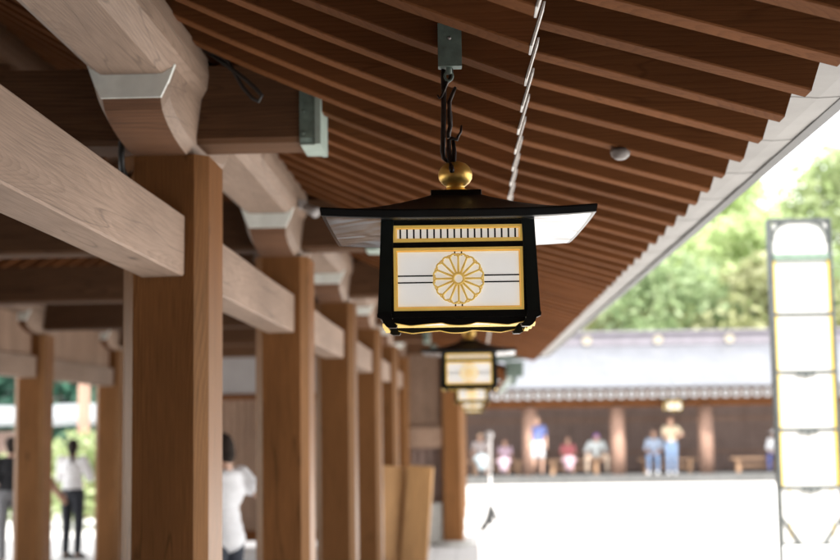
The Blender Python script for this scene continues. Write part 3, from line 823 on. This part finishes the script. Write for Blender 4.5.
# roof
mb = MB(); n = 10; pr = []
for i in range(n+1):
    s_ = i/n; pr.append((HY-.55+3.6*s_, H+1.09+1.33*s_+.12*s_*s_))
back = [(2*(HY+3.05)-y, z) for y, z in reversed(pr)]
outl = pr + back
inn = [(y, z-.07) for y, z in outl]
mb.loft([[(x-6, y-45, z) for y, z in outl+inn[::-1]] for x in (HX0, HX1)])
m, nt, b = newmat('pale_roof_metal'); M['hroof'] = m
tc = N(nt, 'ShaderNodeTexCoord'); nz = N(nt, 'ShaderNodeTexNoise', Scale=1.5, Detail=6.0); nt.links.new(tc.outputs['Object'], nz.inputs['Vector'])
nt.links.new(ramp(nt, nz.outputs[0], [(.3, (.125, .131, .145)), (.7, (.155, .163, .181))]), b.inputs['Base Color']); b.inputs['Roughness'].default_value = .45
wv = N(nt, 'ShaderNodeTexWave', _bands_direction='X', Scale=1.0); nt.links.new(tc.outputs['Object'], wv.inputs['Vector'])
bp = N(nt, 'ShaderNodeBump', Strength=.3, Distance=.03); nt.links.new(wv.outputs['Fac'], bp.inputs['Height']); nt.links.new(bp.outputs[0], b.inputs['Normal'])
hr = mb.build('roof', M['hroof'], hall)
mb = MB(); ry = HY+3.05
mb.box(HX0-6, HX1-6, ry-.3-45, ry+.3-45, H+2.42, H+2.78, b=.02); mb.box(HX0-6, HX1-6, ry-.38-45, ry+.38-45, H+2.78, H+2.88, b=.02)
M['ridge'] = plain('ridge_metal', (.20, .185, .21), .6, .1, .12, 3, .05)
mb.build('ridge', M['ridge'], hr)
M['disc'] = plain('pale_gilt_disc', (.40, .36, .28), .4, .1, .08, 10)
mb = MB(); mb.lathe([(.145, 0), (.145, -.05), (.12, -.06), (.12, -.045), (.05, -.05), (.02, -.07)], n=20, axis='y')
rd = None
for k in range(-4, 13):
    loc = (3.57+2.23*k-6, ry-.302-45, H+2.60)
    if rd is None:
        rd = mb.build('ridge_ornament', M['disc'], hr, loc)
    else:
        c = rd.copy(); COL.objects.link(c); c.parent = hr; c.location = loc
# round tile ends along the eave with a pale rim
M['tile'] = plain('eave_tile', (.085, .08, .08), .6, 0, .15, 10, .1); M['tilerim'] = plain('eave_tile_rim', (.24, .24, .245), .5, 0, .06, 10)
mb = MB(); mb.lathe([(.09, .30), (.09, 0), (.085, -.005), (.085, .012), (.03, .006), (.012, .0)], n=18, axis='y', m=0)
mb.tube([(.100*math.cos(2*PI*i/22), -.004, .100*math.sin(2*PI*i/22)) for i in range(22)], .024, 6, m=1, closed=True)
te = None; x = HX0+.3; cnt = 0
xs_ = []
x = .35
while x < 18: xs_.append(x); x += .30
for x in xs_:
    loc = (x-6, HY-.62-45, H+.825)
    if te is None: te = mb.build('eave_tile_end', [M['tile'], M['tilerim']], hall, loc)
    else: inst(te, hall, loc)
mb = MB(); mb.box(HX0-6, HX1-6, HY-.5-45, HY-.36-45, H+.66, H+1.03, b=.01); mb.build('eave_board', M['hall2'], hall)

# ------------------------------------------------------------------ benches
def bench(w):
    root = thing('bench', '', 'bench')
    mb = MB(); mb.box(-w/2, w/2, -.2, .2, .38, .44, b=.008); mb.build('seat', M['bench'], root)
    for sx in (-1, 1):
        mb = MB(); mb.box(sx*(w/2-.22)-.06, sx*(w/2-.22)+.06, -.16, .16, 0, .38, b=.006); mb.build('leg', M['bench'], root)
    mb = MB(); mb.box(-w/2+.28, w/2-.28, -.03, .03, .15, .24, b=.004); mb.build('stretcher', M['bench'], root)
    return root
b1 = bench(1.75); b1.location = (5.72, 42.35, PZ); b1['label'] = 'wooden bench between two pillars of the hall, under the couple'; b1['group'] = 'benches along the hall'
dup(b1, (8.45, 42.35, PZ), 0, 'wooden bench right of the last visible hall pillar, mostly empty')
dup(b1, (2.95, 42.35, PZ), 0, 'wooden bench behind the seated figures in red and white')
dup(b1, (.62, 42.35, PZ), 0, 'wooden bench at the left end of the hall behind two seated figures')

# ------------------------------------------------------------------ people
SKIN = plain('skin', (.55, .34, .25), .5, 0, .06, 10)
def cloth(name, c): return plain(name, c, .85, 0, .08, 9, .15)
def remesh(mb, name, mat, parent, vox, it=6, sm=True):
    me = mb.mesh(name, mat); o = bpy.data.objects.new(name, me); COL.objects.link(o)
    r = o.modifiers.new('r', 'REMESH'); r.mode = 'VOXEL'; r.voxel_size = vox
    s_ = o.modifiers.new('s', 'SMOOTH'); s_.factor = .5; s_.iterations = it
    dg = bpy.context.evaluated_depsgraph_get(); dg.update()
    ev = bpy.data.meshes.new_from_object(o.evaluated_get(dg))
    o.modifiers.clear(); o.data = ev; bpy.data.meshes.remove(me)
    ev.name = name
    if not ev.materials: ev.materials.append(mat)
    for p in ev.polygons: p.use_smooth = True; p.material_index = 0
    o.parent = parent; return o
def person(label, loc, rotz, top, bottom, hair=(.03, .022, .018), height=1.70, seated=False, lean=0, arms=None, lower='trousers', sleeve=.55, head_turn=0, hat=None, legs=None, spread=1.0, vox=.011, head_nod=0, group=None, skirt=False, longhair=False, untucked=0, shoes=(.05, .05, .05)):
    """local frame: faces +y, x to its right"""
    k = height/1.70
    root = thing('person', label, 'person', loc, rotz, group)
    V = Vector
    hipz = .50 if seated else .92
    hip = [V((s*.095, 0, hipz)) for s in (-1, 1)]
    if legs: knee, ank = [V(a) for a in legs[0]], [V(a) for a in legs[1]]
    elif seated:
        knee = [V((s*.13*spread, .42, .50)) for s in (-1, 1)]; ank = [V((s*.13*spread, .40, .085)) for s in (-1, 1)]
    else:
        knee = [V((s*.10*spread, .015, .49)) for s in (-1, 1)]; ank = [V((s*.10*spread, -.015, .085)) for s in (-1, 1)]
    RX = Matrix.Rotation(-R(lean), 3, 'X')
    piv = V((0, 0, hipz))
    def T(x, y, z): return piv + RX @ V((x, y, z-.92))
    pel, waist, chest, neck, hd = T(0, 0, .96), T(0, .01, 1.10), T(0, .0, 1.28), T(0, -.01, 1.47), None
    sh = [T(s*.185, -.01, 1.40) for s in (-1, 1)]
    if arms:
        el = [T(*a) for a in arms[0]]; wr = [T(*a) for a in arms[1]]
    else:
        el = [T(s*.235, -.02, 1.12) for s in (-1, 1)]; wr = [T(s*.245, .05, .88) for s in (-1, 1)]
    HM = Matrix.Rotation(R(head_turn), 3, 'Z') @ Matrix.Rotation(-R(lean*.4+head_nod), 3, 'X')
    hc = neck + (RX @ V((0, .0, .045))) + HM @ V((0, .018, .075))
    def hp_(x, y, z): return hc + HM @ V((x, y, z))
    b = MB()
    # torso, neck, head
    for c, r in ((pel, (.155, .105, .10)), (waist, (.135, .095, .12)), (chest, (.165, .112, .14)), (T(0, -.005, 1.37), (.165, .085, .075))):
        b.ell(c, r, 18, 12, mat=RX)
    b.cap(T(0, -.012, 1.40), neck + V((0, 0, .05)), .058, .052)
    b.ell(hc, (.074, .092, .112), 18, 12, mat=HM); b.ell(hp_(0, .03, -.06), (.052, .055, .055), 14, 8, mat=HM)
    b.ell(hp_(0, .093, -.012), (.013, .02, .024), 10, 6, mat=HM)
    b.ell(hp_(0, .086, -.06), (.024, .012, .010), 10, 6, mat=HM)
    for s in (-1, 1): b.ell(hp_(s*.076, -.005, -.005), (.012, .02, .032), 10, 6, mat=HM)
    for i in range(2):
        s = (-1, 1)[i]
        b.cap(sh[i], el[i], .052, .040); b.cap(el[i], wr[i], .040, .027)
        d = (wr[i]-el[i]).normalized(); side = V((s, 0, 0)); side = (side - d*side.dot(d)).normalized(); nrm = d.cross(side)
        pc = wr[i]+d*.048
        b.ell(pc, (.022, .022, .022)); b.cap(wr[i]+d*.01, wr[i]+d*.075, .026, .028)
        fwd = V((0, 1, 0)); fwd = (fwd - d*fwd.dot(d)); fwd = fwd.normalized() if fwd.length > .1 else nrm
        for j, (off, ln) in enumerate(((-.028, .058), (-.009, .070), (.010, .066), (.027, .052))):
            r0 = wr[i]+d*.082+fwd*(-off); m1 = r0+d*ln*.55-side*.008; m2 = m1+d*ln*.45-side*.022
            b.cap(r0, m1, .0095, .009, 8); b.cap(m1, m2, .009, .0075, 8)
        t0 = wr[i]+d*.035+fwd*.022; b.cap(t0, t0+d*.03+fwd*.022, .011, .010, 8); b.cap(t0+d*.03+fwd*.022, t0+d*.058+fwd*.026-side*.01, .010, .008, 8)
        b.cap(hip[i], knee[i], .082, .056); b.cap(knee[i], ank[i], .054, .036)
        fd_ = V((0, 1, 0))
        b.cap(ank[i]+V((0, -.02, -.04)), ank[i]+V((0, .14, -.055)), .038, .03)
    body = remesh(b, 'body', SKIN, root, vox, 4)
    # eyes
    for s in (-1, 1):
        e = MB(); e.ell(hp_(s*.031, .080, .010), (.011, .008, .007), 10, 6); e.build('eye', M['black'], root)
    # hair
    h = MB(); h.ell(hp_(0, -.016, .022), (.084, .092, .104), 18, 12, mat=HM); h.ell(hp_(0, -.045, -.03), (.072, .06, .085), 14, 10, mat=HM)
    if longhair:
        h.cap(hp_(0, -.10, .02), hp_(0, -.13, -.10), .034, .032); h.cap(hp_(0, -.13, -.10), hp_(0, -.115, -.26), .032, .014)
    hm = plain('hair', hair, .8, 0, .3, 20, 0, .15)
    remesh(h, 'hair', hm, root, .012, 3)
    if hat:
        q = MB(); rings = []
        for rr, zz in ((.17, .045), (.165, .055), (.095, .062), (.092, .10), (.075, .135), (.03, .148), (.004, .15)):
            rings.append([hp_(rr*math.cos(2*PI*i/20), rr*math.sin(2*PI*i/20)*1.05-.01, zz) for i in range(20)])
        q.loft(rings, smooth=True); q.build('hat', cloth('hat_cloth', hat), root)
    # top
    s_ = MB()
    for c, r in ((waist, (.155, .118, .13)), (chest, (.182, .130, .15)), (T(0, -.005, 1.375), (.182, .100, .08)), (T(0, 0, 1.02), (.168, .125, .10))):
        s_.ell(c, r, 18, 12, mat=RX)
    if untucked: s_.ell(T(0, 0, .95), (.185, .145, .11), 18, 12, mat=RX)
    for i in range(2):
        s_.cap(sh[i], sh[i].lerp(el[i], min(1, sleeve)), .072, .068)
        if sleeve > 1: s_.cap(el[i], el[i].lerp(wr[i], sleeve-1), .058, .046)
    remesh(s_, 'shirt', cloth('shirt_cloth', top), root, .014, 4)
    # bottom
    t = MB()
    t.ell(pel if not seated else V((0, .02, .55)), (.172, .125, .115), 18, 12)
    for i in range(2):
        if lower == 'trousers':
            t.cap(hip[i], knee[i], .098, .072); t.cap(knee[i], ank[i]+V((0, 0, .02)), .070, .055)
        elif lower == 'shorts':
            t.cap(hip[i], hip[i].lerp(knee[i], .82), .105, .092)
        else:
            t.cap(hip[i], knee[i], .12, .12)
    if lower == 'skirt':
        a = (knee[0]+knee[1])/2; t.cap(V((0, 0, hipz)), a, .15, .17)
        if seated: t.cap(a, a+V((0, .02, -.22)), .17, .16)
    remesh(t, {'trousers': 'trousers', 'shorts': 'shorts', 'skirt': 'skirt'}[lower], cloth('bottom_cloth', bottom), root, .014, 4)
    for i in range(2):
        q = MB(); q.ell(ank[i]+V((0, .06, -.045)), (.046, .135, .042), 14, 8); q.box(ank[i].x-.045, ank[i].x+.045, ank[i].y-.075, ank[i].y+.19, ank[i].z-.085, ank[i].z-.06, b=.01)
        q.build('shoe', cloth('shoe', shoes), root)
    root.scale = (k, k, k)
    return root
# in and beyond the corridor
person('person in white shirt and dark trousers with bent arm, behind the nearest post', (-1.83, 10.2, 0), R(62), (.80, .81, .84), (.03, .035, .05), height=1.70, untucked=1,
       arms=([(-.24, .08, 1.16), (.22, -.13, 1.27)], [(-.16, .30, 1.10), (.29, -.24, 1.13)]), sleeve=.7, head_nod=12)
person('dark haired person in white shirt and black trousers, seen from behind between rear posts', (-5.53, 19.2, 0), R(-18), (.80, .79, .80), (.02, .022, .03), height=1.62, longhair=True,
       arms=([(-.25, .06, 1.15), (.25, .06, 1.15)], [(-.12, .26, 1.20), (.12, .26, 1.20)]), sleeve=1.0, head_turn=25)
person('person in dark clothing half hidden behind a rear post, bare hand showing', (-5.57, 17.9, 0), R(-80), (.02, .02, .025), (.03, .03, .035), height=1.76, lower='shorts', sleeve=.2,
       arms=([(-.23, .05, 1.14), (.24, .06, 1.13)], [(-.2, .2, .92), (.22, .24, .90)]))
person('person in black jacket and grey trousers at the left edge', (-6.13, 18.4, 0), R(30), (.015, .015, .018), (.18, .18, .19), height=1.66, sleeve=1.7)
# across the courtyard, t about 43
G = 'people along the hall'
def fx(px, t): return (px-475)/1400*t
person('standing person in blue shirt and white shorts before a hall pillar', (fx(536, 42), 41.6, PZ), R(178), (.12, .15, .34), (.50, .50, .52), height=1.72, lower='shorts', hair=(.35, .25, .2), group=G, sleeve=.7, spread=1.2)
person('seated person in red top and pink skirt', (fx(565, 43), 42.30, PZ), R(180), (.40, .12, .13), (.50, .34, .39), seated=True, height=1.45, lower='skirt', hair=(.45, .25, .2), group=G, sleeve=.9, arms=([(-.23, .05, 1.16), (.23, .05, 1.16)], [(-.1, .28, 1.04), (.1, .28, 1.04)]))
person('seated person in white top and beige trousers leaning forward, knees apart', (fx(592, 43), 42.30, PZ), R(180), (.48, .52, .53), (.40, .31, .24), seated=True, height=1.72, hair=(.25, .12, .40), group=G, spread=2.3, lean=30, head_nod=25, sleeve=1.0, arms=([(-.30, .05, 1.16), (.30, .05, 1.16)], [(-.2, .28, 1.05), (.2, .28, 1.05)]))
person('seated person in pale blue shirt and jeans on the bench beside a standing one', (fx(649, 43), 42.30, PZ), R(165), (.40, .48, .62), (.13, .20, .33), seated=True, height=1.72, hair=(.30, .2, .17), group=G, sleeve=1.0, lean=8, arms=([(-.25, .06, 1.16), (.25, .06, 1.16)], [(-.12, .30, 1.08), (.12, .30, 1.08)]), shoes=(.7, .7, .7))
person('standing person in cream top and blue jeans with one elbow out', (fx(667, 42), 41.75, PZ), R(180), (.56, .46, .33), (.18, .26, .40), height=1.63, hair=(.28, .14, .10), group=G, sleeve=.6, arms=([(-.36, -.02, 1.20), (.23, .0, 1.14)], [(-.17, .14, 1.12), (.15, .20, 1.10)]), shoes=(.7, .7, .72))
person('seated person in white jacket and navy trousers beside the lantern tower', (fx(767, 43), 42.30, PZ), R(150), (.82, .84, .87), (.06, .08, .22), seated=True, height=1.66, hair=(.6, .6, .6), group=G, hat=(.8, .82, .85), sleeve=1.6, lean=14, arms=([(-.25, .08, 1.16), (.25, .08, 1.16)], [(-.1, .32, 1.12), (.1, .32, 1.12)]))
person('seated person in patterned dark top and pale blue skirt, left end of the hall', (fx(480, 43), 42.30, PZ), R(185), (.35, .30, .29), (.36, .43, .46), seated=True, height=1.66, lower='skirt', hair=(.55, .42, .28), group=G, sleeve=.5)
person('seated small person in pink dress beside the white pole', (fx(504, 43), 42.30, PZ), R(170), (.50, .36, .44), (.55, .42, .50), seated=True, height=1.38, lower='skirt', hair=(.42, .22, .17), group=G, sleeve=.6)

# ------------------------------------------------------------------ trees
def leaves(mb, c, r, n, size, rnd, flat=.75):
    c = Vector(c)
    for _ in range(n):
        while True:
            p = Vector((rnd.uniform(-1, 1), rnd.uniform(-1, 1), rnd.uniform(-1, 1)))
            if .25 < p.length < 1: break
        p = Vector((p.x*r, p.y*r, p.z*r*flat))
        nrm = (p.normalized()*.8 + Vector((rnd.gauss(0, 1), rnd.gauss(0, 1), rnd.gauss(0, 1)+.5))).normalized()
        u = nrm.orthogonal().normalized(); u = Matrix.Rotation(rnd.uniform(0, 6.28), 3, nrm) @ u; w = nrm.cross(u)
        s = size*rnd.uniform(.6, 1.3); q = c+p
        mb.add([q-u*s*.9, q-w*s*.42, q+u*s*.9, q+w*s*.42], [(0, 1, 2, 3)])
def tree(name, label, seed, h, crown_r, mat, loc, group, nclump=60, leaf=.28, per=75, base=.28):
    rnd = random.Random(seed)
    root = thing(name, label, 'tree', loc, 0, group)
    tr = MB(); lean = rnd.uniform(-.4, .4)
    pts = [(lean*(i/6)**2, .2*math.sin(i), h*.78*i/6) for i in range(7)]
    tr.tube(pts, [.032*h*(1-i/7.5)*.55 for i in range(7)], 10)
    cl = []
    for i in range(nclump):
        z = h*(base+(1-base)*rnd.random()**.8); f = (z-h*base)/(h*(1-base))
        env = crown_r*(math.sin(PI*(f*.86+.10)))**.7
        a = rnd.uniform(0, 2*PI); rr = env*rnd.uniform(.45, 1.0)
        cl.append((rr*math.cos(a)+lean*f, rr*math.sin(a), z-.05*h*f))
    for c in cl[:14]:
        j = min(5, max(1, int(c[2]/h*6)-1)); p = Vector(pts[j])
        tr.tube([p, p.lerp(Vector(c), .5)+Vector((0, 0, .2)), Vector(c)], [.012*h*.4, .008*h*.35, .02], 6)
    tr.build('trunk', M['bark'], root)
    cm = MB()
    for c in cl: leaves(cm, c, crown_r*rnd.uniform(.20, .36), per, leaf, rnd)
    cm.build('crown', mat, root)
    return root
GT = 'trees rising behind the hall roof'
protos = [tree('broadleaf_tree', 'tall light green tree behind the hall, just left of the lantern tower', 1, 11.5, 4.6, M['leaf'], (13.6, 66, 0), GT),
          tree('broadleaf_tree', 'yellowish green rounded tree low over the hall roof', 2, 8.5, 3.6, M['leafy'], (12.2, 58, 0), GT, base=.2),
          tree('broadleaf_tree', 'dark leaved tree low behind the ridge', 3, 9.0, 3.8, M['leafd'], (8.3, 60, 0), GT, base=.2)]
spots = [(0, 20.4, 70, 1.36, 'tallest light green tree behind the lantern tower'),
         (0, 27.5, 72, 1.45, 'light green tree at the right edge behind the lantern tower'),
         (1, 8.0, 64, 1.0, 'yellow green tree nearest the eave corner'),
         (0, 10.6, 74, 1.05, 'light green tree in the gap between eave and hall ridge'),
         (2, 16.2, 62, 1.0, 'dark tree between the light green ones, close to the hall roof'),
         (1, 18.2, 58, .95, 'low yellowish tree just left of the lantern tower'),
         (2, 22.0, 62, 1.05, 'dark tree at the right behind the hall, beyond the lantern tower'),
         (0, 5.0, 72, .8, 'light green tree mostly hidden by the corridor eave'),
         (1, 24.5, 60, 1.0, 'yellow green tree at the far right above the hall roof'),
         (0, 15.2, 76, 1.33, 'tall pale tree farthest back in the wood')]
for i, (p, x, y, s, lab) in enumerate(spots):
    t = dup(protos[p], (x, y, 0), i*1.3, lab); t.scale = (s, s, s)
# green beyond the rear row of posts, at the left
GL = 'greenery outside the rear row of posts'
def shrub(name, label, seed, h, r, mat, loc):
    rnd = random.Random(seed); root = thing(name, label, 'shrub', loc, 0, GL)
    tr = MB()
    for i in range(5):
        a = i*1.26; tr.tube([(0, 0, 0), (.3*r*math.cos(a), .3*r*math.sin(a), h*.4), (.6*r*math.cos(a), .6*r*math.sin(a), h*.75)], [.03, .02, .01], 6)
    tr.build('stem', M['bark'], root); cm = MB()
    for i in range(26):
        a = rnd.uniform(0, 6.28); q = r*rnd.uniform(.1, .85); leaves(cm, (q*math.cos(a), q*math.sin(a), h*rnd.uniform(.15, .88)), r*.35, 70, .10, rnd)
    cm.build('foliage', mat, root); return root
shrub('shrub', 'bright green shrub behind the person in white shirt', 11, 1.75, 1.1, M['leaf'], (-6.7, 25.0, 0))
shrub('shrub', 'green shrub right of the person in white shirt, next to a rear post', 12, 1.7, 1.0, M['leaf'], (-7.4, 28.5, 0))
shrub('shrub', 'low green shrub behind the half hidden dark clothed person', 13, 1.5, 1.0, M['leaf'], (-8.6, 27.5, 0))
dk_tree = tree('broadleaf_tree', 'dark green tree above the white canopy', 5, 6.6, 2.9, M['leaft'], (-12.3, 41, 0), GL, base=.15)
for k, (x, y, s) in enumerate(((-15.4, 44, 1.1), (-9.6, 40, .95), (-18.5, 43, 1.1))):
    t = dup(dk_tree, (x, y, 0), 1+k*2.1, ['dark green tree at the left edge beyond the canopy', 'dark green tree seen between the rear posts, right of the canopy pole', 'dark tree outside at the far left'][k], GL); t.scale = (s, s, s)

# white canopy on poles outside
cn = thing('canopy', 'white canopy roof on pale poles outside, beyond the rear posts', 'canopy', (-9.6, 32, 0))
mb = MB()
rows = []
for i in range(9):
    x = -2.6+5.4*i/8; sag = .03*math.sin(i*1.7)
    rows.append([(x, -1.6, 1.98+sag), (x, 0, 2.34+sag), (x, 1.6, 1.98+sag), (x, 1.58, 1.95+sag), (x, 0, 2.31+sag), (x, -1.58, 1.95+sag)])
mb.loft(rows); M['awning'] = plain('grey_white_canvas', (.22, .235, .245), .8, 0, .05, 3, .05); mb.build('roof', M['awning'], cn)
mb = MB(); mb.loft([[(-2.6+5.4*i/16, -1.61+.01*math.sin(i*2), z) for z in (1.985, 1.86+.012*math.sin(i*1.3))] for i in range(17)], closed=False, caps=False); mb.build('valance', M['awning'], cn)
for x, y in ((-2.5, -1.5), (2.7, -1.5), (-2.5, 1.5), (2.7, 1.5)):
    mb = MB(); mb.tube([(x, y, 0), (x, y, 1.98)], .03, 10); mb.build('pole', M['steel'], cn)
mb = MB(); mb.box(-.1, .1, -.1, .1, 0, 3.2, b=.012); mb.box(-.13, .13, -.13, .13, 3.2, 3.26, b=.01)
o = mb.build('timber_pole', M['hallpost'], None, (-7.85, 28.0, 0)); tag(o, 'pale timber pole in front of the white canopy, above the person in white shirt', 'pole')
bk = thing('booth', 'dark wooden booth under the canopy at the left edge', 'booth', (-11.3, 32.6, 0))
mb = MB(); mb.box(-1.2, 1.2, -.5, .5, 0, 1.75, b=.02); mb.build('wall', M['hall'], bk)
mb = MB(); mb.box(-1.3, 1.3, -.7, -.502, .9, .96, b=.01); mb.build('counter', M['bench'], bk)

# ------------------------------------------------------------------ light, sky, camera
SUN_EL, SUN_AZ = 53, 148         # azimuth clockwise from +y
wd = bpy.data.worlds.new('World'); scene.world = wd; wd.use_nodes = True
nt = wd.node_tree; bg = nt.nodes['Background']
sky = nt.nodes.new('ShaderNodeTexSky'); sky.sky_type = 'NISHITA'; sky.sun_disc = False
sky.sun_elevation = R(SUN_EL); sky.sun_rotation = R(SUN_AZ); sky.air_density = 1.0; sky.dust_density = 4.0; sky.ozone_density = 1.0
hz = nt.nodes.new('ShaderNodeMix'); hz.data_type = 'RGBA'; hz.inputs[0].default_value = .68   # bright hazy summer sky
nt.links.new(sky.outputs[0], hz.inputs[6]); hz.inputs[7].default_value = (28, 28.2, 28.6, 1)
nt.links.new(hz.outputs[2], bg.inputs[0]); bg.inputs[1].default_value = .15
sl = bpy.data.lights.new('sun', 'SUN'); sl.energy = 9.5; sl.angle = R(.6); sl.color = (1, .96, .90)
so = bpy.data.objects.new('sun', sl); COL.objects.link(so)
d = Vector((math.sin(R(SUN_AZ))*math.cos(R(SUN_EL)), math.cos(R(SUN_AZ))*math.cos(R(SUN_EL)), math.sin(R(SUN_EL))))
so.rotation_euler = d.to_track_quat('Z', 'Y').to_euler(); so.location = (20, -10, 30)

cam = bpy.data.cameras.new('camera'); co = bpy.data.objects.new('camera', cam); COL.objects.link(co)
cam.sensor_width = 36; cam.lens = 60; cam.clip_start = .05; cam.clip_end = 2000
mat = Matrix.Rotation(R(2.15), 4, 'Z') @ Matrix.Rotation(R(95.95), 4, 'X') @ Matrix.Rotation(R(-.8), 4, 'Z')
mat.translation = (0, 0, H); co.matrix_world = mat
cam.dof.use_dof = True; cam.dof.focus_distance = 3.47; cam.dof.aperture_fstop = 2.7; cam.dof.aperture_blades = 9
scene.camera = co
scene.view_settings.view_transform = 'Standard'; scene.view_settings.look = 'None'
scene.view_settings.exposure = 0; scene.view_settings.gamma = 1
scene.cycles.max_bounces = 10; scene.cycles.diffuse_bounces = 6; scene.cycles.glossy_bounces = 4
scene.cycles.use_denoising = True
